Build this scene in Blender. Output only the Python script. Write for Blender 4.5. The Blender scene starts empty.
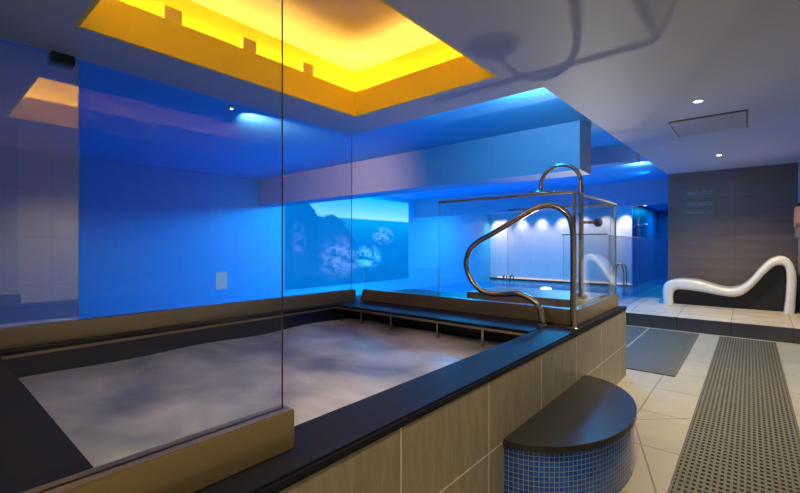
import bpy, bmesh, math, random
from mathutils import Vector, Matrix
random.seed(7)
SC = bpy.context.scene
COL = SC.collection
PI = math.pi

# ------------------------------------------------------------------ materials
def new_mat(name):
    m = bpy.data.materials.new(name); m.use_nodes = True
    nt = m.node_tree
    for n in list(nt.nodes): nt.nodes.remove(n)
    out = nt.nodes.new('ShaderNodeOutputMaterial')
    return m, nt, out

def N(nt, kind, **kw):
    n = nt.nodes.new('ShaderNode' + kind)
    for k, v in kw.items():
        if k in n.inputs: n.inputs[k].default_value = v
        else: setattr(n, k, v)
    return n

def L(nt, a, b): nt.links.new(a, b)

def math_n(nt, op, a, b=None, clamp=False):
    n = nt.nodes.new('ShaderNodeMath'); n.operation = op; n.use_clamp = clamp
    for i, v in enumerate((a, b)):
        if v is None: continue
        if isinstance(v, (int, float)): n.inputs[i].default_value = v
        else: L(nt, v, n.inputs[i])
    return n.outputs[0]

def mixc(nt, fac, a, b):
    n = nt.nodes.new('ShaderNodeMix'); n.data_type = 'RGBA'
    for i, v in ((0, fac), (6, a), (7, b)):
        if isinstance(v, (int, float)): n.inputs[i].default_value = v
        elif isinstance(v, (tuple, list)): n.inputs[i].default_value = (*v[:3], 1)
        else: L(nt, v, n.inputs[i])
    return n.outputs[2]

def rgb(r, g, b):
    f = lambda c: (c / 255 / 12.92) if c <= 10 else ((c / 255 + .055) / 1.055) ** 2.4
    return (f(r), f(g), f(b))

def coords(nt, axes=None):
    """object coordinates (world, as meshes sit at identity); axes picks (u, v)"""
    tc = N(nt, 'TexCoord')
    if axes is None: return tc.outputs['Object']
    if axes == 'UV': return tc.outputs['UV']
    s = N(nt, 'SeparateXYZ'); L(nt, tc.outputs['Object'], s.inputs[0])
    c = N(nt, 'CombineXYZ')
    L(nt, s.outputs['XYZ'.index(axes[0])], c.inputs[0]); L(nt, s.outputs['XYZ'.index(axes[1])], c.inputs[1])
    return c.outputs[0]

def plain(name, col, rough=.5, metal=0., noise=0., scale=6., bump=0., stretch=None, spec=.5):
    m, nt, out = new_mat(name)
    p = N(nt, 'BsdfPrincipled', Roughness=rough, Metallic=metal)
    p.inputs['Specular IOR Level'].default_value = spec
    L(nt, p.outputs[0], out.inputs[0])
    if noise or bump:
        mp = N(nt, 'Mapping'); L(nt, coords(nt), mp.inputs[0])
        if stretch: mp.inputs['Scale'].default_value = stretch
        t = N(nt, 'TexNoise', Scale=scale, Detail=5.)
        L(nt, mp.outputs[0], t.inputs['Vector'])
        lo = tuple(c * (1 - noise) for c in col); hi = tuple(min(1, c * (1 + noise)) for c in col)
        L(nt, mixc(nt, t.outputs[0], lo, hi), p.inputs['Base Color'])
        if bump:
            b = N(nt, 'Bump', Strength=bump, Distance=.01); L(nt, t.outputs[0], b.inputs['Height']); L(nt, b.outputs[0], p.inputs['Normal'])
    else:
        p.inputs['Base Color'].default_value = (*col, 1)
    return m

def seg_mask(nt, vec, a, b, w):
    s = N(nt, 'SeparateXYZ'); L(nt, vec, s.inputs[0])
    dx, dy = b[0] - a[0], b[1] - a[1]; ln = math.hypot(dx, dy); dx /= ln; dy /= ln
    px = math_n(nt, 'SUBTRACT', s.outputs[0], a[0]); py = math_n(nt, 'SUBTRACT', s.outputs[1], a[1])
    al = math_n(nt, 'ADD', math_n(nt, 'MULTIPLY', px, dx), math_n(nt, 'MULTIPLY', py, dy))
    ac = math_n(nt, 'ABSOLUTE', math_n(nt, 'SUBTRACT', math_n(nt, 'MULTIPLY', px, dy), math_n(nt, 'MULTIPLY', py, dx)))
    r = math_n(nt, 'MULTIPLY', math_n(nt, 'LESS_THAN', ac, w), math_n(nt, 'GREATER_THAN', al, 0.))
    return math_n(nt, 'MULTIPLY', r, math_n(nt, 'LESS_THAN', al, ln))

def tiles(name, axes, bw, bh, c1, c2, grout, mortar=.004, off=(0, 0), rough=.4, offset=0., noise=.12, nscale=(8, 8, 8), bump=.4, segs=(), spec=.5):
    m, nt, out = new_mat(name)
    p = N(nt, 'BsdfPrincipled', Roughness=rough); L(nt, p.outputs[0], out.inputs[0])
    p.inputs['Specular IOR Level'].default_value = spec
    v = coords(nt, axes)
    mp = N(nt, 'Mapping'); L(nt, v, mp.inputs[0]); mp.inputs['Location'].default_value = (-off[0], -off[1], 0)
    b = nt.nodes.new('ShaderNodeTexBrick'); b.offset = offset; b.squash = 1.
    b.inputs['Scale'].default_value = 1.; b.inputs['Brick Width'].default_value = bw; b.inputs['Row Height'].default_value = bh
    b.inputs['Mortar Size'].default_value = mortar; b.inputs['Mortar Smooth'].default_value = .1; b.inputs['Bias'].default_value = 0
    b.inputs['Color1'].default_value = (*c1, 1); b.inputs['Color2'].default_value = (*c2, 1); b.inputs['Mortar'].default_value = (*grout, 1)
    L(nt, mp.outputs[0], b.inputs['Vector'])
    col = b.outputs['Color']
    if noise:
        m2 = N(nt, 'Mapping'); m2.inputs['Scale'].default_value = nscale; L(nt, coords(nt), m2.inputs[0])
        t = N(nt, 'TexNoise', Scale=1., Detail=6., Roughness=.65); L(nt, m2.outputs[0], t.inputs['Vector'])
        k = N(nt, 'MapRange'); k.inputs[1].default_value = .3; k.inputs[2].default_value = .7; k.inputs[3].default_value = 1 - noise; k.inputs[4].default_value = 1 + noise
        L(nt, t.outputs[0], k.inputs[0])
        mm = N(nt, 'VectorMath', operation='SCALE'); L(nt, col, mm.inputs[0]); L(nt, k.outputs[0], mm.inputs['Scale'])
        col = mm.outputs[0]
    for sg in segs:
        col = mixc(nt, seg_mask(nt, v, *sg), col, grout)
    L(nt, col, p.inputs['Base Color'])
    if bump:
        inv = math_n(nt, 'SUBTRACT', 1., b.outputs['Fac'])
        bp = N(nt, 'Bump', Strength=bump, Distance=.002); L(nt, inv, bp.inputs['Height']); L(nt, bp.outputs[0], p.inputs['Normal'])
    return m

def emit(name, col, s):
    m, nt, out = new_mat(name)
    e = N(nt, 'Emission', Strength=s); e.inputs[0].default_value = (*col, 1); L(nt, e.outputs[0], out.inputs[0])
    return m

def glass(name, tint=(.96, .98, .98), base=.04, top=.9, haze=0., haze_col=(.6, .6, .6)):
    """clear pane: transparency plus a mirror share that grows at grazing angles"""
    m, nt, out = new_mat(name)
    lw = N(nt, 'LayerWeight', Blend=.5)
    f = math_n(nt, 'POWER', lw.outputs['Facing'], 5.)
    f = math_n(nt, 'ADD', math_n(nt, 'MULTIPLY', f, top - base), base, True)
    tr = N(nt, 'BsdfTransparent'); tr.inputs[0].default_value = (*tint, 1)
    gl = N(nt, 'BsdfGlossy', Roughness=.0); gl.inputs[0].default_value = (1, 1, 1, 1)
    mx = N(nt, 'MixShader'); L(nt, f, mx.inputs[0]); L(nt, tr.outputs[0], mx.inputs[1]); L(nt, gl.outputs[0], mx.inputs[2])
    last = mx
    if haze:
        d = N(nt, 'BsdfDiffuse'); d.inputs[0].default_value = (*haze_col, 1)
        m2 = N(nt, 'MixShader'); m2.inputs[0].default_value = haze; L(nt, mx.outputs[0], m2.inputs[1]); L(nt, d.outputs[0], m2.inputs[2]); last = m2
    L(nt, last.outputs[0], out.inputs[0])
    return m

M = {}
M['ceil'] = plain('painted_ceiling', (.56, .54, .52), .5, noise=.05, scale=.8, spec=.2)
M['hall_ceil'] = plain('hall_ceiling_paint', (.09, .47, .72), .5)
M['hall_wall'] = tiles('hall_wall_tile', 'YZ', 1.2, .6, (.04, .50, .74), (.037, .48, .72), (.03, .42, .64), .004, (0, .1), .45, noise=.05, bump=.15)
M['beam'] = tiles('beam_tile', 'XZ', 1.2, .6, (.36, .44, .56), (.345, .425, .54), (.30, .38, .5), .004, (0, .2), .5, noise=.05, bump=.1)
M['far_wall'] = tiles('far_wall_tile', 'XZ', .6, .6, (.72, .72, .72), (.69, .69, .69), (.58, .58, .58), .006, (0, -.1), .35, noise=.04, bump=.15)
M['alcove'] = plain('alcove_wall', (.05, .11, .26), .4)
M['brown_wall'] = tiles('brown_wall_tile', 'XZ', 1.2, .6, rgb(120, 103, 93), rgb(114, 98, 89), rgb(92, 80, 73), .004, (-.19, .185), .42, noise=.14, nscale=(1.2, 9, 14), bump=.2)
M['side_wall'] = tiles('side_wall_tile', 'YZ', 1.2, .6, rgb(205, 194, 178), rgb(200, 190, 174), rgb(160, 150, 138), .004, (0, .1), .42, noise=.1, bump=.2)
M['rear_wall'] = tiles('rear_wall_tile', 'XZ', 1.2, .6, rgb(205, 194, 178), rgb(200, 190, 174), rgb(160, 150, 138), .004, (0, .1), .42, noise=.1, bump=.2)
M['floor'] = tiles('floor_tile', 'XY', .6, .6, rgb(182, 172, 156), rgb(174, 165, 150), rgb(128, 118, 104), .005, (-.615, 2.85), .38, noise=.08, nscale=(5, 5, 5),
    segs=[((-.30, 2.18), (-.613, 3.22), .005), ((-.613, 3.22), (-.30, 3.516), .005)])
M['plat_top'] = tiles('platform_tile', 'XY', .6, .3, rgb(208, 192, 174), rgb(190, 174, 157), rgb(120, 108, 98), .005, (-.19, .07), .35, noise=.16, nscale=(2, 9, 5))
M['plat_front'] = tiles('platform_riser_tile', 'XZ', .6, .6, rgb(100, 87, 78), rgb(95, 83, 75), rgb(58, 52, 47), .005, (-.19, -.1), .4, noise=.12)
M['spa_tile'] = tiles('spa_wall_tile', 'YZ', .6, .6, rgb(144, 135, 122), rgb(137, 128, 116), rgb(222, 212, 192), .0035, (.445 + .0, -.313), .42, noise=.2, nscale=(3, 34, 7))
M['spa_tile_end'] = tiles('spa_end_tile', 'XZ', .6, .6, rgb(144, 135, 122), rgb(137, 128, 116), rgb(222, 212, 192), .0035, (-.875, -.313), .42, noise=.13, nscale=(16, 3, 7))
M['coping'] = plain('black_coping_stone', (.012, .012, .024), .5, noise=.35, scale=60., bump=.02, spec=.1)
M['basin'] = tiles('dark_basin_mosaic', 'YZ', .025, .025, (.010, .016, .05), (.012, .02, .07), (.01, .012, .03), .002, rough=.3, noise=0, bump=.1)
M['black'] = plain('black_recess', (.006, .006, .008), .5)
M['tread'] = plain('charcoal_step_stone', (.026, .025, .023), .3, noise=.4, scale=60., bump=.05)
M['mosaic'] = tiles('blue_mosaic', 'UV', .0225, .0225, rgb(5, 66, 170), rgb(12, 96, 215), rgb(140, 158, 178), .0016, rough=.18, noise=0, bump=.6)
M['bronze'] = plain('brushed_bronze_steel', (.37, .285, .165), .3, .72, noise=.08, scale=3., stretch=(1, 1, 60))
M['steel'] = plain('bronze_tinted_steel', (.44, .37, .285), .2, 1.)
M['darksteel'] = plain('dark_bronze_steel', (.30, .25, .19), .25, 1.)
M['chrome'] = plain('chrome', (.7, .7, .72), .12, 1.)
M['glass'] = glass('clear_glass')
M['glass_wall'] = glass('spa_glass_wall', (.90, .94, .97), .015, .85)
M['glass_mirror'] = glass('mirrored_glass', (.86, .86, .90), .29, .9, .09, (.9, .86, .78))
M['glass_edge'] = plain('polished_glass_edge', (.46, .52, .46), .2)
M['glass_edge_dark'] = plain('dark_glass_edge', (.12, .10, .06), .2)
M['lounger'] = plain('white_glazed_ceramic', (.80, .77, .73), .16)
M['blackpanel'] = plain('black_plinth', (.012, .011, .011), .4)
M['mat'] = plain('grey_rubber_mat', rgb(98, 92, 79), .5, noise=.18, scale=9.)
M['mat_under'] = plain('mat_backing', rgb(38, 36, 33), .6)
M['matsmall'] = plain('fine_grey_mat', rgb(96, 92, 82), .5, noise=.15, scale=12.)
M['white'] = plain('white_plastic', (.7, .7, .7), .4)
M['ventpanel'] = plain('vent_panel_paint', rgb(184, 177, 166), .5)
M['ventframe'] = plain('vent_frame_shadow_gap', rgb(112, 103, 94), .5)
M['letters'] = plain('pale_wall_letters', rgb(185, 178, 180), .5)
M['cove'] = plain('yellow_cove_paint', (.92, .72, .06), .6)
M['cove_top'] = plain('cove_ceiling_paint', (.52, .43, .35), .6)
M['box'] = plain('small_cream_box', (.74, .60, .22), .6)
M['hair'] = plain('dark_cloth', (.02, .018, .016), .8)
M['towel'] = plain('tan_towel', rgb(168, 128, 108), .9, noise=.2, scale=30.)
M['speckle'] = plain('grey_speckled_cloth', rgb(110, 104, 98), .9, noise=.7, scale=90.)
M['plate'] = emit('emissive_plate', (.25, .55, 1.), .55)  # the plate's pale look comes from emission set on it
M['lamp_warm'] = emit('warm_lamp', (1., .83, .55), 14.)
M['led_amber'] = emit('amber_led', (1., .71, .15), 46.)
M['led_pink'] = emit('pink_white_led', (1., .78, .72), .9)
M['lamp_pool'] = emit('pool_lamp', (.75, .92, 1.), 16.)
M['lamp_white'] = emit('white_lamp', (.85, .93, 1.), 6.)
M['slab'] = plain('brown_stone_slab', rgb(160, 130, 106), .4, noise=.15, scale=5.)

def water_mat():
    m, nt, out = new_mat('pool_water')
    lw = N(nt, 'LayerWeight', Blend=.5)
    t = N(nt, 'TexNoise', Scale=2.2, Detail=3.); L(nt, coords(nt), t.inputs['Vector'])
    b = N(nt, 'Bump', Strength=.10, Distance=.03); L(nt, t.outputs[0], b.inputs['Height'])
    L(nt, b.outputs[0], lw.inputs['Normal'])
    f = math_n(nt, 'ADD', math_n(nt, 'MULTIPLY', math_n(nt, 'POWER', lw.outputs['Facing'], 5.), .38), .03, True)
    tr = N(nt, 'BsdfTransparent'); tr.inputs[0].default_value = (.55, .85, .98, 1)
    gl = N(nt, 'BsdfGlossy', Roughness=.12); L(nt, b.outputs[0], gl.inputs['Normal'])
    df = N(nt, 'BsdfDiffuse'); df.inputs[0].default_value = (.02, .5, .92, 1)
    m1 = N(nt, 'MixShader'); m1.inputs[0].default_value = .4; L(nt, tr.outputs[0], m1.inputs[1]); L(nt, df.outputs[0], m1.inputs[2])
    mx = N(nt, 'MixShader'); L(nt, f, mx.inputs[0]); L(nt, m1.outputs[0], mx.inputs[1]); L(nt, gl.outputs[0], mx.inputs[2])
    L(nt, mx.outputs[0], out.inputs[0]); return m
M['water'] = water_mat()
M['pool_tile'] = tiles('pool_floor_mosaic', 'XY', .3, .3, (.06, .34, .75), (.07, .38, .8), (.2, .5, .8), .008, rough=.4, noise=.1, bump=0)

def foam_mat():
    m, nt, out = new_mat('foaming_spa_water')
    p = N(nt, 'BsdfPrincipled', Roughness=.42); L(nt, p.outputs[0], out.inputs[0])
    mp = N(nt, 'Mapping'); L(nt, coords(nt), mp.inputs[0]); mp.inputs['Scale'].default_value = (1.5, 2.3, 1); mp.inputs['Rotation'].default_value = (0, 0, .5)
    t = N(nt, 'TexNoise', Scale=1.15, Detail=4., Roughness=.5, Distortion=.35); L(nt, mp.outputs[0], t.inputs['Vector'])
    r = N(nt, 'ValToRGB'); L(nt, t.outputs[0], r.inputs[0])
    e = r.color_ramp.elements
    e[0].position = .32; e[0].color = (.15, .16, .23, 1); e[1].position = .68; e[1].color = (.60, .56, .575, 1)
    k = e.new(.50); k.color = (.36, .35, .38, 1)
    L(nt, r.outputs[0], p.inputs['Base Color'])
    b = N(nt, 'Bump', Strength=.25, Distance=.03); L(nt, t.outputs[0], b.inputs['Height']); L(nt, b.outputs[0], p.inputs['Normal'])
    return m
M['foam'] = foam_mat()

def sea_mat(y0, y1, z0, z1):
    m, nt, out = new_mat('seascape_projection')
    s = N(nt, 'SeparateXYZ'); L(nt, coords(nt), s.inputs[0])
    u = math_n(nt, 'MULTIPLY', math_n(nt, 'SUBTRACT', s.outputs[1], y0), 1 / (y1 - y0))
    v = math_n(nt, 'MULTIPLY', math_n(nt, 'SUBTRACT', s.outputs[2], z0), 1 / (z1 - z0))
    c = N(nt, 'CombineXYZ'); L(nt, u, c.inputs[0]); L(nt, v, c.inputs[1])
    def noise(scale, det=4., dist=0.):
        t = N(nt, 'TexNoise', Scale=scale, Detail=det, Distortion=dist); L(nt, c.outputs[0], t.inputs['Vector']); return t.outputs[0]
    # sky and sea
    rs = N(nt, 'ValToRGB'); L(nt, v, rs.inputs[0]); e = rs.color_ramp.elements
    e[0].position = 0; e[0].color = (0, .19, .68, 1); e[1].position = 1.; e[1].color = (.0, .40, .74, 1)
    for p, cc in ((.45, (0, .17, .62)), (.735, (0, .30, .74)), (.75, (.22, .66, .90)), (.85, (.10, .54, .86))):
        k = e.new(p); k.color = (*cc, 1)
    # land outline, height over u
    rh = N(nt, 'ValToRGB'); L(nt, u, rh.inputs[0]); e = rh.color_ramp.elements
    e[0].position = 0; e[0].color = (1, 1, 1, 1); e[1].position = 1; e[1].color = (.34,) * 3 + (1,)
    for p, h in ((.08, .97), (.14, .93), (.20, .74), (.30, .80), (.40, .70), (.46, .55), (.52, .34), (.62, .14), (.80, .26)):
        k = e.new(p); k.color = (h, h, h, 1)
    n1 = noise(11.)
    hh = math_n(nt, 'ADD', rh.outputs[0], math_n(nt, 'MULTIPLY', math_n(nt, 'SUBTRACT', n1, .5), .28))
    land = N(nt, 'MapRange'); L(nt, math_n(nt, 'SUBTRACT', hh, v), land.inputs[0]); land.inputs[1].default_value = -.01; land.inputs[2].default_value = .02
    rl = mixc(nt, noise(5.), (0, .115, .50), (0, .20, .66))
    col = mixc(nt, land.outputs[0], rs.outputs[0], rl)
    # surf: broken white water round (.42,.35) and cyan swirl at (.58,.30)
    def blob(cu, cv, ru, rv, colr, amt, sc):
        a = math_n(nt, 'MULTIPLY', math_n(nt, 'SUBTRACT', u, cu), 1 / ru); b = math_n(nt, 'MULTIPLY', math_n(nt, 'SUBTRACT', v, cv), 1 / rv)
        d = math_n(nt, 'SQRT', math_n(nt, 'ADD', math_n(nt, 'MULTIPLY', a, a), math_n(nt, 'MULTIPLY', b, b)))
        f = math_n(nt, 'MULTIPLY', math_n(nt, 'SUBTRACT', 1., d, True), amt)
        k = N(nt, 'MapRange'); L(nt, noise(sc, 5., .6), k.inputs[0]); k.inputs[1].default_value = .42; k.inputs[2].default_value = .62
        f = math_n(nt, 'MULTIPLY', f, k.outputs[0], True)
        return lambda cc: mixc(nt, f, cc, colr)
    for args in ((.36, .30, .16, .26, (.16, .36, .9), 1.1, 14.), (.40, .20, .2, .10, (.08, .28, .85), 1.2, 9.), (.60, .30, .13, .16, (.08, .55, .95), 1.7, 12.),
                 (.74, .55, .12, .12, (.15, .5, .92), 1.2, 16.), (.08, .5, .05, .2, (.12, .2, .85), 1.4, 7.)):
        col = blob(*args)(col)
    em = N(nt, 'Emission', Strength=1.15); L(nt, col, em.inputs[0]); L(nt, em.outputs[0], out.inputs[0])
    return m

# ------------------------------------------------------------------ geometry
def poly(bm, pts):
    return bm.faces.new([bm.verts.new(p) for p in pts])

def box(bm, a, b, bevel=0., seg=2):
    x0, y0, z0 = a; x1, y1, z1 = b
    g = bmesh.ops.create_cube(bm, size=1.)
    for v in g['verts']:
        v.co = Vector(((x0 + x1) / 2 + v.co.x * (x1 - x0), (y0 + y1) / 2 + v.co.y * (y1 - y0), (z0 + z1) / 2 + v.co.z * (z1 - z0)))
    if bevel:
        es = list({e for v in g['verts'] for e in v.link_edges})
        bmesh.ops.bevel(bm, geom=es, offset=bevel, segments=seg, affect='EDGES')

def smooth_path(pts, n=8):
    P = [Vector(p) for p in pts]; P = [2 * P[0] - P[1]] + P + [2 * P[-1] - P[-2]]
    out = []
    for i in range(1, len(P) - 2):
        for k in range(n):
            t = k / n; a, b, c, d = P[i - 1], P[i], P[i + 1], P[i + 2]
            out.append(.5 * ((2 * b) + (c - a) * t + (2 * a - 5 * b + 4 * c - d) * t * t + (3 * b - a - 3 * c + d) * t ** 3))
    out.append(P[-2]); return out

def tube(bm, pts, r, seg=14):
    P = [Vector(p) for p in pts]; rings = []
    prev = None
    for i, p in enumerate(P):
        t = (P[min(i + 1, len(P) - 1)] - P[max(i - 1, 0)]).normalized()
        if prev is None:
            up = Vector((0, 0, 1)) if abs(t.z) < .9 else Vector((0, 1, 0))
            n = t.cross(up).normalized()
        else:
            n = (prev - t * prev.dot(t)).normalized()
        prev = n; b = t.cross(n)
        rr = r[i] if isinstance(r, (list, tuple)) else r
        rings.append([bm.verts.new(p + (n * math.cos(2 * PI * k / seg) + b * math.sin(2 * PI * k / seg)) * rr) for k in range(seg)])
    for a, b in zip(rings, rings[1:]):
        for k in range(seg):
            bm.faces.new((a[k], a[(k + 1) % seg], b[(k + 1) % seg], b[k]))
    bm.faces.new(rings[0][::-1]); bm.faces.new(rings[-1])

def lathe(bm, prof, loc, axis='Z', seg=32):
    rings = []
    for r, z in prof:
        ring = []
        for k in range(seg):
            a = 2 * PI * k / seg; p = Vector((max(r, 1e-4) * math.cos(a), max(r, 1e-4) * math.sin(a), z))
            if axis == 'X': p = Vector((p.z, p.x, p.y))
            if axis == 'Y': p = Vector((p.x, p.z, p.y))
            ring.append(bm.verts.new(p + Vector(loc)))
        rings.append(ring)
    for a, b in zip(rings, rings[1:]):
        for k in range(seg): bm.faces.new((a[k], a[(k + 1) % seg], b[(k + 1) % seg], b[k]))
    bm.faces.new(rings[0][::-1]); bm.faces.new(rings[-1])

def prism(bm, pts, axis, a, b, bevel=0.):
    """closed 2D outline extruded along axis: Y -> pts (x,z), X -> (y,z), Z -> (x,y)"""
    def P(p, t): return {'Y': (p[0], t, p[1]), 'X': (t, p[0], p[1]), 'Z': (p[0], p[1], t)}[axis]
    A = [bm.verts.new(P(p, a)) for p in pts]; B = [bm.verts.new(P(p, b)) for p in pts]
    n = len(pts)
    f0 = bm.faces.new(A[::-1]); f1 = bm.faces.new(B)
    for k in range(n): bm.faces.new((A[k], A[(k + 1) % n], B[(k + 1) % n], B[k]))
    if bevel:
        es = list(f0.edges) + list(f1.edges)
        bmesh.ops.bevel(bm, geom=es, offset=bevel, segments=4, affect='EDGES')

def obj(name, bm, mat, parent=None, smooth=False, origin=None):
    bmesh.ops.recalc_face_normals(bm, faces=bm.faces)
    me = bpy.data.meshes.new(name); bm.to_mesh(me); bm.free()
    for m in (mat if isinstance(mat, (list, tuple)) else [mat]): me.materials.append(m)
    if smooth:
        for p in me.polygons: p.use_smooth = True
        if hasattr(me, 'set_sharp_from_angle'): me.set_sharp_from_angle(angle=math.radians(40))
    o = bpy.data.objects.new(name, me); COL.objects.link(o)
    if parent: o.parent = parent
    return o

def tag(o, label, cat, group=None):
    o['label'] = label; o['category'] = cat
    if group: o['group'] = group
    return o

def struct(name, bm, mat, label=None, cat=None):
    o = obj(name, bm, mat); o['kind'] = 'structure'
    if label: o['label'] = label
    if cat: o['category'] = cat
    return o

def thing(name, label, cat, group=None, loc=(0, 0, 0)):
    """Empty parents the parts; meshes keep world coordinates via the empty's base location"""
    o = bpy.data.objects.new(name, None); COL.objects.link(o); o.empty_display_size = .1
    o.location = loc
    return tag(o, label, cat, group)

def part(name, bm, mat, parent, smooth=False):
    """bm in world coordinates -> local to the thing's base (nested parts share that base)"""
    root = parent
    while root.parent: root = root.parent
    bmesh.ops.translate(bm, verts=bm.verts, vec=-Vector(root.location)) if root.type == 'EMPTY' else None
    return obj(name, bm, mat, parent, smooth)

def B(): return bmesh.new()
def bx(a, b, bevel=0., seg=2):
    m = B(); box(m, a, b, bevel, seg); return m

# textured meshes keep world coordinates: an Empty at the origin of the textures would break mapping,
# so tiled things use Empties at (0,0,0)-based pattern offsets only where their texture does not matter.

# ------------------------------------------------------------------ measures
H = 1.2
XW, XB = -7.6, -3.1            # hall wall, rear glass of the spa
XF = -.875                     # face of the spa toward the aisle
XE = -1.12                     # edge of the low ceiling over the hall
XR = .56                       # wall right of the aisle
YE, YW = 2.92, 8.75            # end of the low ceiling over the spa, brown wall
ZC, ZH = 2.32, 2.52
ZW = -.10                      # pool water
YFAR = 14.4
def zc(y): return ZC + .0233 * max(0., y - YE)

# ------------------------------------------------------------------ setting
m = B(); box(m, (XF - .04, -1.3, -.12), (XR, 6.98, 0)); box(m, (-1.5, 4.28, -1.2), (XF - .04, 6.98, 0)); struct('floor', m, M['floor'])
m = B(); prism(m, [(6.97, -.5), (YW + .02, -.5), (YW + .02, .235), (7.9, .235), (7.1, .19), (6.97, .185)], 'X', -1.5, XR)
o = struct('platform_base', m, [M['plat_front'], M['plat_top']], 'low dark tiled platform step at the end of the aisle', 'platform')
for p in o.data.polygons: p.material_index = 1 if p.normal.z > .5 else 0

# pool basin: an L-shaped shell behind and beside the spa
m = B(); poly(m, [(XW, -1.3, -1.25), (-1.5, -1.3, -1.25), (-1.5, 20, -1.25), (XW, 20, -1.25)])
struct('pool_floor', m, M['pool_tile'])
m = B()
Lp = [(XW, -1.3), (XB - .3, -1.3), (XB - .3, 4.5), (-1.53, 4.5), (-1.53, 20.), (XW, 20.)]
poly(m, [(x, y, ZW) for x, y in Lp])
w = struct('pool_water', m, M['water'], 'still blue water of the big pool behind the glass', 'water')

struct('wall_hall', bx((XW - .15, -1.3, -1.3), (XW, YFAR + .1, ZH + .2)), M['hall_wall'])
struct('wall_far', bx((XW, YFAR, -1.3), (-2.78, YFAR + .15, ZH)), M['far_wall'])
m = bx((-2.78 - .15, YFAR + .15, -1.3), (-2.78, 19.2, ZH)); struct('wall_alcove_side', m, M['alcove'])
struct('wall_alcove_end', bx((-2.78, 19.2, -1.3), (-.9, 19.35, ZH)), M['alcove'])
struct('wall_pool_right', bx((-1.12, YW + .16, -1.3), (-.95, 19.2, ZH)), M['alcove'])
struct('wall_end', bx((XE, YW, .0), (XR + .1, YW + .15, 2.75)), M['brown_wall'])
struct('wall_right', bx((XR, -1.3, -.1), (XR + .12, YW, 2.75)), M['side_wall'])
struct('wall_rear', bx((XW, -1.45, -1.3), (XR + .12, -1.3, 2.75)), M['rear_wall'])

# low ceiling with its coffer opening; it climbs slightly along the aisle
CX0, CX1, CY0, CY1 = -2.642, -1.278, .555, 2.535
CZ = 2.80
def slab(bm, x0, x1, y0, y1, t=.02):
    vs = []
    for (x, y) in ((x0, y0), (x1, y0), (x1, y1), (x0, y1)):
        vs.append((bm.verts.new((x, y, zc(y))), bm.verts.new((x, y, zc(y) + t))))
    a = [v[0] for v in vs]; b = [v[1] for v in vs]
    bm.faces.new(a[::-1]); bm.faces.new(b)
    for k in range(4): bm.faces.new((a[k], a[(k + 1) % 4], b[(k + 1) % 4], b[k]))
m = B()
slab(m, XB, CX0, -1.3, YE); slab(m, CX1, XE, -1.3, YE); slab(m, CX0, CX1, -1.3, CY0); slab(m, CX0, CX1, CY1, YE)
slab(m, XE, XR, -1.3, YE); slab(m, XE, XR, YE, YW)
struct('ceiling', m, M['ceil'])
m = B()                                             # fascia that closes the low ceiling toward the hall
box(m, (XB, -1.3, ZC + .02), (XB + .03, YE, ZH + .3)); box(m, (XB, YE - .03, ZC + .02), (XE, YE, ZH + .3))
poly(m, [(XE, YE, zc(YE)), (XE, YW, zc(YW)), (XE, YW, ZH + .3), (XE, YE, ZH + .3)])
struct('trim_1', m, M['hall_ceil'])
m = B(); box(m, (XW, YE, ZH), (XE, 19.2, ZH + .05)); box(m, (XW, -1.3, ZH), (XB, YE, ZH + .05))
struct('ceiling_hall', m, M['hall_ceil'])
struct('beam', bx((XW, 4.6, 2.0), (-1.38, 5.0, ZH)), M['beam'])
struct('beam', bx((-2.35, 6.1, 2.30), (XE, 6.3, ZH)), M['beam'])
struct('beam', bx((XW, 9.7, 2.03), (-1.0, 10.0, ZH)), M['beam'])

# ------------------------------------------------------------------ coffer light
cof = thing('coffer_light', 'recessed rectangular ceiling coffer glowing amber yellow above the spa', 'ceiling light', None, ((CX0 + CX1) / 2, (CY0 + CY1) / 2, ZC))
ZF = 2.53; SET = .16
def ring(x0, x1, y0, y1, z0, z1, t):
    m = B()
    box(m, (x0 - t, y0 - t, z0), (x0, y1 + t, z1)); box(m, (x1, y0 - t, z0), (x1 + t, y1 + t, z1))
    box(m, (x0, y0 - t, z0), (x1, y0, z1)); box(m, (x0, y1, z0), (x1, y1 + t, z1)); return m
part('fascia', ring(CX0 + .018, CX1 - .018, CY0 + .018, CY1 - .018, ZC - .001, ZF, .018), M['cove'], cof)
m = ring(CX0 - SET, CX1 + SET, CY0 - SET, CY1 + SET, ZC + .03, CZ, .02)
part('cove_wall', m, M['cove'], cof)
part('cove_ledge', ring(CX0 - .018, CX1 + .018, CY0 - .018, CY1 + .018, ZC + .025, ZC + .045, SET - .02), M['cove'], cof)
part('ceiling_panel', bx((CX0 - SET - .02, CY0 - SET - .02, CZ), (CX1 + SET + .02, CY1 + SET + .02, CZ + .03)), M['cove_top'], cof)
for a, b in (((CX0 - .11, CY0 - .05, ZF - .10), (CX0 - .08, CY1 + .05, ZF - .07)), ((CX0 - .02, CY1 + .08, ZF - .10), (CX1 + .02, CY1 + .11, ZF - .07)),
             ((CX1 + .08, CY0 - .05, ZF - .10), (CX1 + .11, CY1 + .05, ZF - .07)), ((CX0 - .02, CY0 - .11, ZF - .10), (CX1 + .02, CY0 - .08, ZF - .07))):
    part('led_strip', bx(a, b), M['led_amber'], cof)
for y in (1.03, 1.525, 2.02):
    mm = bx((CX0 - .03, y - .05, ZF - .004), (CX0 + .012, y + .05, ZF + .085), .004); part('small_box', mm, M['box'], cof)

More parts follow.
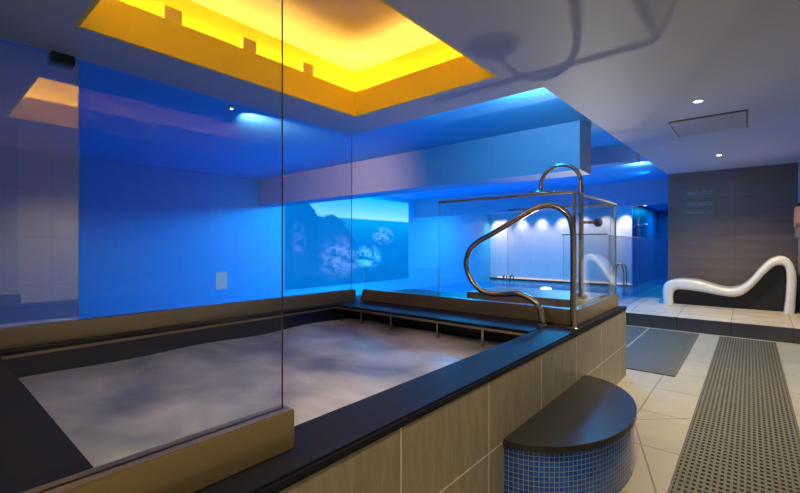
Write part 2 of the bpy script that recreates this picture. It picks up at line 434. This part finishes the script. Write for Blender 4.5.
# ------------------------------------------------------------------ spa
ZCOP = .635
spa = thing('spa_pool', 'raised spa pool with beige tiled side and black stone coping', 'spa pool')
m = B()
box(m, (XF - .05, -.25, 0), (XF, 4.28, .60))
o = part('tiled_side', m, M['spa_tile'], spa)
m = bx((XB - .28, 4.23, 0), (XF - .05, 4.28, .60)); part('tiled_end', m, M['spa_tile_end'], spa)
IX0, IX1, IY0, IY1 = -3.0, -1.095, .31, 2.63
m = B()
box(m, (IX1, -.25, ZCOP - .03), (XF + .008, 4.29, ZCOP), .008)
part('coping', m, M['coping'], spa)
m = bx((XB - .28, IY1, ZCOP - .03), (IX1, 3.10, ZCOP), .004); part('coping', m, M['coping'], spa)
m = bx((XB - .28, -.25, ZCOP - .03), (IX0, IY1, ZCOP), .004); part('coping', m, M['coping'], spa)
m = bx((IX0, -.25, ZCOP - .03), (IX1, IY0, ZCOP), .004); part('coping', m, M['coping'], spa)
m = bx((XB - .28, 3.10, ZCOP - .03), (IX1, 4.23, ZCOP - .001)); part('shower_deck', m, M['black'], spa)
m = B()
box(m, (IX0 - .05, IY0 - .05, .05), (IX1 + .05, IY1 + .22, .10)); box(m, (IX0 - .06, IY0, .10), (IX0 - .02, IY1, ZCOP - .03)); box(m, (IX1 + .02, IY0, .10), (IX1 + .06, IY1, ZCOP - .03))
box(m, (IX0, IY0 - .06, .10), (IX1, IY0 - .02, ZCOP - .03))
part('basin', m, M['basin'], spa)
m = B(); box(m, (IX0 - .06, IY1 + .18, .10), (IX1 + .06, IY1 + .22, ZCOP - .03)); box(m, (IX0 - .06, IY1, .10), (IX0 - .02, IY1 + .18, ZCOP - .03)); box(m, (IX1 + .02, IY1, .10), (IX1 + .06, IY1 + .18, ZCOP - .03)); part('overflow_recess', m, M['black'], spa)
m = B()
box(m, (IX0, IY1 - .008, ZCOP - .035), (IX1, IY1 + .004, ZCOP - .02)); box(m, (IX0 - .004, IY0, ZCOP - .035), (IX0 + .008, IY1, ZCOP - .02))
part('edge_trim', m, M['bronze'], spa)
for x in (-2.93, -2.67, -2.315, -1.84, -1.45):
    part('overflow_divider', bx((x - .009, IY1 + .0, .42), (x + .009, IY1 + .018, ZCOP - .035)), M['steel'], spa)
# foaming water: a gently heaving grid
m = B(); nx, ny = 60, 80; g = []
for i in range(nx + 1):
    row = []
    for j in range(ny + 1):
        x = IX0 - .018 + (IX1 - IX0 + .036) * i / nx; y = IY0 - .018 + (IY1 + .196 - IY0) * j / ny
        z = .484 + .004 * math.sin(3.1 * x + 1.7 * y) + .004 * math.sin(5.3 * y - 2.2 * x + 1) + .005 * math.sin(9 * x + 7 * y)
        row.append(m.verts.new((x, y, z)))
    g.append(row)
for i in range(nx):
    for j in range(ny): m.faces.new((g[i][j], g[i + 1][j], g[i + 1][j + 1], g[i][j + 1]))
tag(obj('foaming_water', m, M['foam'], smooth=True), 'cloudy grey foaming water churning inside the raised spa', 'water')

# stone slab inside the shower box
tag(obj('stone_slab', bx((-2.1, 3.5, ZCOP), (-1.0, 4.2, .75), .005), M['slab']), 'brown stone slab with black front inside the glass shower box', 'stone slab')

# ------------------------------------------------------------------ glass screens in metal channels
RT = .745
def pane(name, a, b, mat, label, channel=None, edge=M['glass_edge'], cap=None, strips=()):
    """thin box of glass; its narrow faces carry the polished edge; channel, edge trim and corner strips are parts"""
    t = thing(name, label, 'glass screen', None, ((a[0] + b[0]) / 2, (a[1] + b[1]) / 2, a[2]))
    o = part('glass_sheet', bx(a, b), [mat, edge], t)
    thin = min(range(3), key=lambda k: b[k] - a[k])
    for p in o.data.polygons: p.material_index = 0 if abs(p.normal[thin]) > .5 else 1
    if channel: part('base_channel', channel, M['bronze'], t)
    if cap: part('edge_trim', bx(cap[0], cap[1]), cap[2], t)
    for (x, y) in strips: part('corner_strip', bx((x - .007, y - .007, RT), (x + .007, y + .007, GT)), M['darksteel'], t)
    return t
GT = 1.57
pane('glass_screen', (-1.003, -.25, RT), (-.995, .677, zc(0)), M['glass_wall'], 'tall clear glass screen at front left, its bronze channel nearest the camera',
     bx((-1.03, -.25, ZCOP), (-.967, .697, RT), .004), M['glass_edge_dark'])
pane('glass_screen', (XB - .036, -.25, RT), (XB - .024, .678, ZC - .002), M['glass_mirror'], 'leftmost rear glass screen with a mirror-like reflection of the yellow coffer',
     bx((XB - .06, -.25, ZCOP), (XB, .68, RT)), M['glass_edge'])
pane('glass_screen', (XB - .036, .684, RT), (XB - .024, 2.95, ZC - .002), M['glass_wall'], 'wide rear glass screen between the spa and the blue wall',
     bx((XB - .06, .68, ZCOP), (XB, 2.98, RT)), M['glass_edge'])
tag(obj('glass_clip', bx((XB - .022, .54, ZC - .055), (XB + .03, .65, ZC + .0), .004), M['black']), 'small black clip holding the rear glass at the ceiling edge', 'clip')
m = B(); prism(m, [(-2.12, ZCOP), (-.992, ZCOP), (-.992, RT), (-2.12, RT)], 'Y', 3.03, 3.085)
pane('glass_screen', (-2.115, 3.052, RT), (-.966, 3.062, GT), M['glass'], 'front glass screen of the shower box, behind the looped handrail', m, cap=((-2.115, 3.047, GT), (-.966, 3.067, GT + .018), M['bronze']))
m = B(); prism(m, [(XB + .01, ZCOP), (-2.121, ZCOP), (-2.121, RT), (XB + .05, RT)], 'Y', 3.03, 3.085)
pane('glass_screen', (XB + .06, 3.052, RT), (-2.125, 3.062, .985), M['glass'], 'low glass screen on the spa end, left of the shower box', m)
pane('glass_screen', (-.958, 3.067, RT), (-.948, 4.215, GT), M['glass'], 'shower box side screen beside the aisle, mirroring the lounger', bx((-.99, 3.03, ZCOP), (-.925, 4.24, RT), .004),
     cap=((-.963, 3.067, GT), (-.943, 4.235, GT + .012), M['glass_edge']), strips=((-.953, 3.057), (-.953, 4.224)))
pane('glass_screen', (-2.02, 4.22, RT - .03), (-.993, 4.23, GT), M['glass'], 'glass screen at the far side of the shower box behind the stone slab', bx((-2.1, 4.207, ZCOP), (-.993, 4.243, RT - .03)),
     cap=((-2.02, 4.217, GT), (-.966, 4.237, GT + .02), M['bronze']))
pane('glass_balustrade', (-2.06, 6.10, .19), (-1.48, 6.112, 1.34), M['glass'], 'free-standing glass screen with dark top rail, seen through the shower box', cap=((-2.08, 6.10, 1.34), (-1.47, 6.112, 1.355), M['darksteel']), edge=M['glass_edge_dark'])
pane('glass_balustrade', (-1.465, 6.12, .186), (-1.453, 12.5, 1.325), M['glass'], 'long glass balustrade between the aisle platform and the pool', cap=((-1.465, 6.12, 1.325), (-1.453, 12.5, 1.333), M['glass_edge']))
struct('trim_2', bx((-2.1, 6.02, -1.2), (-1.5, 6.2, .19)), M['plat_front'])
struct('trim_3', bx((-1.53, 8.75, -1.25), (-1.13, 12.6, .186)), [M['plat_top']])

# ------------------------------------------------------------------ handrail
hr = thing('handrail', 'looped bronze-tinted steel handrail standing on the black coping corner', 'handrail', None, (-1.0, 2.9, ZCOP))
yh = 2.9
path = [(-1.110, 2.86, ZCOP), (-1.113, 2.86, .69), (-1.134, 2.865, .755), (-1.177, 2.87, .806), (-1.29, 2.88, .842), (-1.42, yh, .83), (-1.535, yh, .826), (-1.62, yh, .85), (-1.69, yh, .915), (-1.738, yh, 1.0), (-1.745, yh, 1.075),
        (-1.71, yh, 1.165), (-1.63, yh, 1.23), (-1.533, yh, 1.278), (-1.37, yh, 1.362), (-1.214, yh, 1.443), (-1.14, yh, 1.472), (-1.07, yh, 1.478), (-1.0, yh, 1.452), (-.945, yh, 1.40), (-.918, yh, 1.32), (-.912, yh, 1.2), (-.912, yh, .9), (-.912, yh, ZCOP)]
m = B(); tube(m, smooth_path(path, 6), .0205, 18); part('rail_tube', m, M['steel'], hr, True)
for p in ((-1.110, 2.86), (-.912, yh)):
    m = B(); lathe(m, [(.034, 0), (.034, .006), (.028, .012), (.0215, .014)], (*p, ZCOP)); part('base_flange', m, M['steel'], hr, True)

# ------------------------------------------------------------------ shower
SX, SY = -1.085, 3.65
ZS = .75
sh = thing('rain_shower', 'tall steel rain shower with arched neck inside the glass box', 'shower', None, (SX, SY, ZS))
R = .172; ZA = 1.722
arc = [(SX, SY, ZS), (SX, SY, 1.2), (SX, SY, 1.6), (SX, SY, 1.70)] + [(SX - R + R * math.cos(a), SY, ZA + R * math.sin(a)) for a in [PI * k / 14 for k in range(0, 15)]] + [(SX - 2 * R, SY, 1.69)]
m = B(); tube(m, arc, [.020] * 4 + [.017] * 16, 16); part('riser_pipe', m, M['steel'], sh, True)
m = B(); lathe(m, [(.018, .03), (.03, .02), (.06, .012), (.108, .008), (.112, 0), (.108, -.006), (.02, -.008)], (SX - 2 * R, SY, 1.665), 'Z', 40); part('shower_head', m, M['steel'], sh, True)
kx, ky = -.992, 3.85
m = B(); tube(m, [(SX, SY, 1.392), (kx, ky, 1.392)], .013, 12); arm = part('valve_arm', m, M['darksteel'], sh, True)
dv = Vector((kx - SX, ky - SY, 0)).normalized(); c0 = Vector((kx, ky, 1.392))
m = B(); tube(m, [c0 - dv * .035, c0 - dv * .03, c0 - dv * .005, c0], [.028, .036, .036, .028], 20); part('valve_knob', m, M['darksteel'], arm, True)
m = B(); lathe(m, [(.05, 0), (.05, .03), (.03, .045), (.021, .05)], (SX, SY, ZS), 'Z', 24); part('base_flange', m, M['darksteel'], sh, True)

# ------------------------------------------------------------------ step
st = thing('curved_step', 'half-round step with blue mosaic riser against the spa side', 'step')
cy, ea, eb, ztop = 2.405, .615, .405, .30
NS = 64
def ell(k, grow=0.): a = -PI / 2 + PI * k / NS; return (XF + (eb + grow) * math.cos(a), cy + (ea + grow) * math.sin(a))
m = B(); uv = m.loops.layers.uv.new('UVMap')
s = 0.; prev = None; cols = []
for k in range(NS + 1):
    p = ell(k)
    if prev: s += math.hypot(p[0] - prev[0], p[1] - prev[1])
    prev = p; cols.append((s, m.verts.new((*p, 0)), m.verts.new((*p, ztop - .028))))
for (s0, a0, b0), (s1, a1, b1) in zip(cols, cols[1:]):
    f = m.faces.new((a0, a1, b1, b0))
    for lp, c in zip(f.loops, ((s0, 0), (s1, 0), (s1, ztop - .028), (s0, ztop - .028))): lp[uv].uv = c
part('riser', m, M['mosaic'], st, True)
m = B(); pts = [ell(k, .012) for k in range(NS + 1)]; pts = [(XF, pts[0][1])] + pts[1:-1] + [(XF, pts[-1][1])]
prism(m, pts, 'Z', ztop - .03, ztop, 0)
es = [e for e in m.edges if all(v.co.z > ztop - .031 for v in e.verts) and abs(e.verts[0].co.z - e.verts[1].co.z) < 1e-6 and max(v.co.x for v in e.verts) > XF + .001]
bmesh.ops.bevel(m, geom=es, offset=.010, segments=3, affect='EDGES')
part('tread', m, M['tread'], st, True)

# ------------------------------------------------------------------ mats
def perforated(name, x0, x1, y0, y1, cell, bar, h, z0, mat, parent, bary=None):
    """a mat of bars with open square cells"""
    nx = int(round((x1 - x0) / cell[0])); ny = int(round((y1 - y0) / cell[1])); cx = (x1 - x0) / nx; cyy = (y1 - y0) / ny
    m = B()
    xs = []; ys = []
    for i in range(nx):
        xs += [x0 + i * cx + (0 if i == 0 else bar / 2), x0 + (i + 1) * cx - (0 if i == nx - 1 else bar / 2)]
    for j in range(ny):
        bb = bary or bar; ys += [y0 + j * cyy + (0 if j == 0 else bb / 2), y0 + (j + 1) * cyy - (0 if j == ny - 1 else bb / 2)]
    xs[0], ys[0] = x0 + bar, y0 + bar; xs[-1], ys[-1] = x1 - bar, y1 - bar
    xs = [x0] + xs + [x1]; ys = [y0] + ys + [y1]
    V = [[m.verts.new((x, y, z0 + h)) for y in ys] for x in xs]
    W = [[m.verts.new((x, y, z0)) for y in ys] for x in xs]
    for i in range(len(xs) - 1):
        for j in range(len(ys) - 1):
            if i % 2 == 1 and j % 2 == 1:
                a = ((i, j), (i + 1, j), (i + 1, j + 1), (i, j + 1))
                for q in range(4):
                    p, r = a[q], a[(q + 1) % 4]
                    m.faces.new((V[p[0]][p[1]], V[r[0]][r[1]], W[r[0]][r[1]], W[p[0]][p[1]]))
            else:
                m.faces.new((V[i][j], V[i + 1][j], V[i + 1][j + 1], V[i][j + 1]))
    loose = [v for v in m.verts if not v.link_faces]
    bmesh.ops.delete(m, geom=loose, context='VERTS')
    # outer rim
    for (a, b) in (((x0, y0), (x1, y0)), ((x1, y0), (x1, y1)), ((x1, y1), (x0, y1)), ((x0, y1), (x0, y0))):
        poly(m, [(a[0], a[1], z0), (b[0], b[1], z0), (b[0], b[1], z0 + h), (a[0], a[1], z0 + h)])
    return part(name, m, mat, parent)
mt = thing('floor_mat', 'long grey perforated rubber mat running up the aisle', 'mat', None, (-.03, 4., 0))
perforated('grid', -.305, .243, .7, 6.83, (.0262, .047), .0115, .009, .003, M['mat'], mt, .024)
part('backing', bx((-.303, .702, .0005), (.241, 6.828, .003)), M['mat_under'], mt)
m2 = thing('floor_mat', 'short fine grey mat beside the spa corner, in front of the platform', 'mat', None, (-.8, 5.6, 0))
perforated('grid', -1.095, -.52, 4.5, 6.84, (.02, .02), .012, .007, .003, M['matsmall'], m2)
part('backing', bx((-1.093, 4.502, .0005), (-.522, 6.838, .003)), M['mat_under'], m2)

m3 = thing('floor_mat', 'narrow strip of grey mat half hidden behind the spa corner, nearest the pool', 'mat', None, (-1.3, 5.8, 0))
perforated('grid', -1.06 - .42, -1.125, 4.5, 6.84, (.02, .02), .012, .007, .003, M['matsmall'], m3)
part('backing', bx((-1.478, 4.502, .0005), (-1.127, 6.838, .003)), M['mat_under'], m3)

# ------------------------------------------------------------------ lounger
YL = 8.02
TH, CT, ST = math.atan2(350, 416), None, None
CT, ST = math.cos(TH), math.sin(TH)
def on_y(u, v, y):
    r = (u - 400) / 416; dx, dy = CT * r - ST, ST * r + CT; t = y / dy
    return (dx * t, H - (v - 245) / 416 * t)
top = [(663, 303), (662.3, 296), (662.5, 288), (665, 283), (670, 280.5), (680, 279.5), (696.5, 281), (711, 285), (721, 287.8), (731, 288.8), (741, 286.4), (751, 279), (761, 267.5), (771.6, 258.8), (782, 256), (790, 259.4), (795, 268), (797, 279), (796.5, 292), (795, 312)]
bot = [(672.5, 303), (672.2, 297), (673, 292.5), (675, 290.3), (680, 289.6), (700.6, 292), (721, 295.8), (735, 297), (745, 293.8), (755, 285.2), (765.5, 274), (773.6, 267), (779.7, 265), (784.5, 266.5), (786.7, 272), (787, 283), (786, 299), (784, 312)]
T = [on_y(u, v, YL) for u, v in top]; Bt = [on_y(u, v, YL) for u, v in bot]
ZP = .235
T = [(T[0][0], ZP)] + T[1:-1] + [(T[-1][0], ZP)]; Bt = [(Bt[0][0], ZP)] + Bt[1:-1] + [(Bt[-1][0], ZP)]
def sm2(P, n=6): return [Vector((p.x, p.z)) for p in smooth_path([(x, 0, z) for x, z in P], n)]
def resample(P, n):
    d = [0]
    for a, b in zip(P, P[1:]): d.append(d[-1] + (b - a).length)
    out = []; k = 0
    for i in range(n):
        t = d[-1] * i / (n - 1)
        while k < len(d) - 2 and d[k + 1] < t: k += 1
        out.append(P[k].lerp(P[k + 1], (t - d[k]) / max(1e-9, d[k + 1] - d[k])))
    return out
NT = 90
TT, BB = resample(sm2(T), NT), resample(sm2(Bt), NT)
lo = thing('wave_lounger', 'white wave-shaped spa lounger on the platform before the brown wall', 'lounger', None, (-.25, YL + .3, ZP))
m = B(); RB = .05; DEP = .56
sl = [(RB * (1 - math.cos(a)), RB * (1 - math.sin(a))) for a in [PI / 2 * k / 5 for k in range(6)]]
sl = sl[::1] + [(DEP - y, i_) for y, i_ in sl[::-1]]
rings = []
def inset(P, d, sign):
    out = []
    for k, p in enumerate(P):
        t = (P[min(k + 1, len(P) - 1)] - P[max(k - 1, 0)]).normalized()
        q = p + Vector((t.y, -t.x)) * d * sign
        if k in (0, len(P) - 1): q.y = ZP
        out.append(q)
    return out
for y, d in sl:
    a = inset(TT, d, 1); b = inset(BB, d, -1)
    rings.append(([m.verts.new((p.x, YL + y, p.y)) for p in a], [m.verts.new((p.x, YL + y, p.y)) for p in b]))
for (a0, b0), (a1, b1) in zip(rings, rings[1:]):
    for k in range(NT - 1):
        m.faces.new((a0[k], a0[k + 1], a1[k + 1], a1[k])); m.faces.new((b0[k], b0[k + 1], b1[k + 1], b1[k]))
    m.faces.new((a0[0], b0[0], b1[0], a1[0])); m.faces.new((a0[-1], b0[-1], b1[-1], a1[-1]))
for a, b in (rings[0], rings[-1]):
    for k in range(NT - 1): m.faces.new((a[k], a[k + 1], b[k + 1], b[k]))
part('body', m, M['lounger'], lo, True)
m = B(); inn = inset(BB, .012, 1)
prism(m, [(p.x, p.y) for p in inn], 'Y', YL + .16, YL + .50); part('infill_panel', m, M['blackpanel'], lo)

# ------------------------------------------------------------------ ceiling fittings
for k, (x, y, lab) in enumerate(((-.315, 4.06, 'round recessed downlight in the ceiling before the vent panel'), (-.32, 7.08, 'round recessed downlight in the ceiling between vent panel and brown wall'))):
    z = zc(y)
    t = thing('downlight', lab, 'downlight', None, (x, y, z))
    m = B(); lathe(m, [(.030, -.001), (.030, -.006), (.042, -.006), (.044, .0), (.044, .01), (.03, .01)], (x, y, z), 'Z', 32); part('trim_ring', m, M['white'], t, True)
    m = B(); lathe(m, [(.029, .0), (.029, -.003), (.01, -.004)], (x, y, z), 'Z', 24); part('lamp', m, M['lamp_warm'], t)
t = thing('ceiling_spotlight', 'tiny spotlight on the dark blue hall ceiling seen through the tall glass', 'spotlight', None, (-3.78, 2.05, ZH))
m = B(); lathe(m, [(.035, 0), (.035, -.012), (.022, -.02)], (-3.78, 2.0, ZH), 'Z', 20); part('housing', m, M['white'], t, True)
m = B(); lathe(m, [(.012, -.02), (.012, -.026), (.004, -.028)], (-3.78, 2.0, ZH), 'Z', 16); part('lens', m, M['lamp_white'], t)
def tilt_box(x0, x1, y0, y1, dz0, dz1):
    m = B(); vs = []
    for z in (dz0, dz1):
        for (x, y) in ((x0, y0), (x1, y0), (x1, y1), (x0, y1)): vs.append(m.verts.new((x, y, zc(y) + z)))
    for f in ((0, 1, 2, 3), (4, 5, 6, 7), (0, 1, 5, 4), (1, 2, 6, 5), (2, 3, 7, 6), (3, 0, 4, 7)): m.faces.new([vs[i] for i in f])
    return m
t = thing('ceiling_vent', 'flat rectangular vent panel set in the ceiling between the downlights', 'vent', None, (-.3, 4.85, zc(4.85)))
part('panel', tilt_box(-.58, -.028, 4.645, 5.385, -.012, 0), M['ventpanel'], t)
part('frame', tilt_box(-.595, -.012, 4.63, 5.40, -.005, 0), M['ventframe'], t)

# ------------------------------------------------------------------ wall lettering: three small blocks, too small to read
t = thing('wall_lettering', 'three small blocks of pale lettering on the brown wall', 'lettering', None, (-.65, YW, 1.9))
rows = [(193.2, 687), (195.4, 687), (204.2, 687), (206.2, 687), (213.6, 687)]
for v, u0 in rows:
    x, z = on_y(u0, v, YW); x1, z1 = on_y(713.5 if v not in (195.4,) else 712, v - 1.2, YW)
    cx = x; hh = .024
    while cx < x1 - .03:
        m = B(); n = random.randint(4, 9); n = min(n, int((x1 - cx) / .016))
        for q in range(max(2, n)):
            lx = cx + q * .016
            box(m, (lx, YW - .005, z), (lx + .004, YW - .001, z + hh))
            zz = z + random.choice((0, hh / 2 - .003, hh - .006)); box(m, (lx, YW - .005, zz), (lx + .016, YW - .001, zz + .006))
        part('word', m, M['letters'], t); cx += max(2, n) * .016 + .02

# towel-like thing cut by the right frame edge
xt, zt = on_y(797.5, 222, 8.0)
t = thing('hanging_towel', 'brown towel with grey speckled hem hanging at the right edge of the picture', 'towel', None, (XR, 8.0, zt))
m = B(); prism(m, [(7.80, zt - .02), (7.78, zt + .08), (7.82, zt + .2), (7.9, zt + .22), (8.1, zt + .2), (8.15, zt - .06), (7.9, zt - .10)], 'X', XR - .085, XR - .002, .012); part('towel_body', m, M['towel'], t, True)
m = B(); prism(m, [(7.84, zt - .22), (7.86, zt - .08), (8.12, zt - .07), (8.13, zt - .22)], 'X', XR - .075, XR - .003, .008); part('hem', m, M['speckle'], t, True)
m = B(); box(m, (XR - .07, 7.86, zt + .19), (XR, 8.02, zt + .26), .015); part('hook', m, M['hair'], t, True)

# ------------------------------------------------------------------ hall things
Y0, Y1, Z0, Z1 = 5.22, 9.38, .25, 2.42
tag(obj('video_screen', bx((XW + .001, Y0, Z0), (XW + .03, Y1, Z1)), sea_mat(Y0, Y1, Z0, Z1)), 'large glowing blue seascape picture on the far left hall wall', 'screen')
tag(obj('wall_plate', bx((XW + .001, 3.71, .37), (XW + .02, 3.93, .69), .004), M['plate']), 'small pale rectangular plate with an added glow, low on the blue wall', 'wall plate')
tag(obj('light_strip', bx((XW + .3, YFAR - .03, -.03), (-2.8, YFAR - .001, .015)), M['led_pink']), 'pinkish white light strip at the foot of the far pool wall', 'light strip')
struct('trim_4', bx((XW, YFAR - .06, -.6), (-2.79, YFAR, -.03)), M['basin'])
tag(obj('pool_lamp', (lambda b: (lathe(b, [(.02, -.06), (.12, -.04), (.15, .0), (.12, .035), (.02, .05)], (-4.62, 12.2, ZW), 'Z', 24), b)[1])(B()), M['lamp_pool'], smooth=True), 'bright white lamp glowing in the pool water near the far wall', 'lamp')

def ladder(x, y, lab, wdt=.5, ht=.75, along='X'):
    t = thing('pool_ladder', lab, 'ladder', None, (x, y, ZW))
    for s in (0, wdt):
        ax = (lambda p, q: (x + s, y + p, ZW + q)) if along == 'X' else (lambda p, q: (x + p, y + s, ZW + q))
        m = B(); tube(m, smooth_path([ax(-.15, -.4), ax(-.15, .2), ax(-.13, ht - .12), ax(0, ht), ax(.13, ht - .12), ax(.15, .0)], 5), .02, 10); part('side_rail', m, M['darksteel'], t, True)
    for q in (-.3, -.12):
        a = (x, y - .15, ZW + q) if along == 'X' else (x - .15, y, ZW + q); b_ = (x + wdt, y - .15, ZW + q) if along == 'X' else (x - .15, y + wdt, ZW + q)
        m = B(); tube(m, [a, b_], .025, 8); part('rung', m, M['darksteel'], t, True)
ladder(-3.05, 13.9, 'tall hooped pool ladder near the right end of the far wall', .0001 + .35, .72, 'Y')
ladder(-6.75, 13.9, 'small dark pool ladder in the far left corner of the pool', .26, .24)
t = thing('wall_spout', 'chrome spout on the dark blue alcove wall', 'spout', None, (-2.78, 15.3, 1.84))
m = B(); tube(m, smooth_path([(-2.78, 15.3, 1.82), (-2.66, 15.3, 1.85), (-2.5, 15.3, 1.85), (-2.46, 15.3, 1.76)], 4), .026, 10); part('spout_pipe', m, M['chrome'], t, True)
m = B(); lathe(m, [(.06, 0), (.06, .02), (.035, .03)], (-2.78, 15.3, 1.82), 'X', 20); part('flange', m, M['chrome'], t, True)
t = thing('alcove_lamp', 'small white ceiling lamp over the dark blue alcove, lighting its wall', 'lamp', None, (-2.6, 15.4, ZH))
m = B(); lathe(m, [(.09, .0), (.09, -.02), (.07, -.03)], (-2.6, 15.4, ZH), 'Z', 20); part('lamp_housing', m, M['chrome'], t, True)
m = B(); lathe(m, [(.06, -.03), (.05, -.045), (.01, -.05)], (-2.6, 15.4, ZH), 'Z', 20); part('lamp_lens', m, M['lamp_white'], t)

# ------------------------------------------------------------------ light
def light(name, kind, loc, energy, col, aim=None, **kw):
    d = bpy.data.lights.new(name, kind); d.energy = energy; d.color = col
    for k, v in kw.items(): setattr(d, k, v)
    o = bpy.data.objects.new(name, d); COL.objects.link(o); o.location = loc
    if aim is not None:
        o.rotation_euler = (Vector(aim) - Vector(loc)).to_track_quat('-Z', 'Y').to_euler()
    return o
WARM = (1., .84, .44)
for y, e, sz in ((-.6, 45, 120), (1.3, 88, 130), (4.06, 175, 112), (7.08, 155, 140)):
    light('aisle_spot', 'SPOT', (-.315, y, zc(y) - .03), e, WARM, (-.30, y, 0), spot_size=math.radians(sz), spot_blend=1., shadow_soft_size=.03)
light('spa_fill_spot', 'SPOT', (-1.35, .15, ZC - .03), 36, (1., .88, .76), (-2.0, 2.1, .5), spot_size=math.radians(110), spot_blend=1., shadow_soft_size=.04)  # unseen fill lamp, added to brighten the foam, rear rails and coping
light('beam_spot', 'SPOT', (-3.78, 2.05, ZH - .10), 190, (1., .58, .52), (-5.3, 4.6, 2.0), spot_size=math.radians(84), spot_blend=1., shadow_soft_size=.012)
BLUE = (.0, .40, .98)
for x, e in ((-6.4, 120), (-4.4, 220), (-2.5, 260)):
    light('blue_flood', 'AREA', (x, 6.9, 2.46), e, BLUE, (x - 1.6, 6.0, 0), shape='RECTANGLE', size=1.9, size_y=1.)
for x in (-6.2, -3.4):
    light('blue_flood', 'AREA', (x, 11.2, 2.48), 80, BLUE, (x, 11.2, 0), shape='RECTANGLE', size=.8, size_y=.3)
light('blue_flood', 'AREA', (-2.0, 17.5, 2.48), 60, BLUE, (-2.0, 17.5, 0), shape='RECTANGLE', size=.6, size_y=.6)
for x, y, e in ((-2.4, 3.05, 14), (-1.55, 3.05, 55)):
    light('blue_spot', 'SPOT', (x, y, 2.42), e, BLUE, (x, 4.6, 2.35), spot_size=math.radians(160), spot_blend=.8, shadow_soft_size=.015)
for y, e in ((8.2, 7),):
    light('blue_spot', 'SPOT', (-1.35, y + .5, 2.40), e, BLUE, (-3., y, 2.36), spot_size=math.radians(160), spot_blend=.8, shadow_soft_size=.015)
for x, y in ((-5.6, 7.5), (-3.2, 7.5), (-5.6, 12.), (-3.4, 12.5), (-2.2, 10.)):
    light('pool_floor_fill', 'SPOT', (x, y, -.18), 35, (.05, .5, 1.), (x, y, -1.2), spot_size=math.radians(160), spot_blend=.5, shadow_soft_size=.08)  # added fill: unseen spots aimed down to brighten the pool floor
for x in (-7.3, -7.05, -6.311, -5.594, -4.868, -4.156, -3.519, -2.95):
    light('scallop_spot', 'SPOT', (x, 14.12, 2.45), 85, (1., .80, .54), (x, 14.36, 0), spot_size=math.radians(76), spot_blend=1., shadow_soft_size=.03)
light('alcove_spot', 'SPOT', (-2.6, 15.4, 2.44), 34, (.8, .9, 1.), (-2.72, 15.4, 0), spot_size=math.radians(60), spot_blend=.9, shadow_soft_size=.03)
light('underwater_spot', 'SPOT', (-2.4, 8.3, -.33), 800, (1., .58, .39), (-.95, 2.4, 2.3), spot_size=math.radians(40), spot_blend=.9, shadow_soft_size=.045)
light('cove_spot', 'SPOT', (-1.40, 3.22, 2.37), 22, (.65, .78, 1.), (-1.4, 3.4, 2.6), spot_size=math.radians(150), spot_blend=1., shadow_soft_size=.015)
light('cove_spot', 'SPOT', (-1.35, 7.6, 2.38), 14, (.7, .8, 1.), (-1.4, 7.7, 2.6), spot_size=math.radians(150), spot_blend=1., shadow_soft_size=.015)

wd = bpy.data.worlds.new('World'); SC.world = wd; wd.use_nodes = True
wd.node_tree.nodes['Background'].inputs[0].default_value = (.35, .4, .5, 1); wd.node_tree.nodes['Background'].inputs[1].default_value = .0

# ------------------------------------------------------------------ camera
cd = bpy.data.cameras.new('camera'); cam = bpy.data.objects.new('camera', cd); COL.objects.link(cam)
cam.location = (0, 0, H); cam.rotation_euler = (PI / 2, 0, TH)
cd.sensor_width = 36.; cd.lens = 416 / 800 * 36; cd.shift_y = -1.5 / 800; cd.clip_start = .02; cd.clip_end = 100
SC.camera = cam
vs = SC.view_settings; vs.view_transform = 'Standard'; vs.look = 'None'; vs.exposure = .22; vs.gamma = 1.; vs.use_curve_mapping = False
SC.cycles.max_bounces = 10; SC.cycles.transparent_max_bounces = 24; SC.cycles.caustics_reflective = False; SC.cycles.caustics_refractive = False
SC.cycles.sample_clamp_indirect = 4.
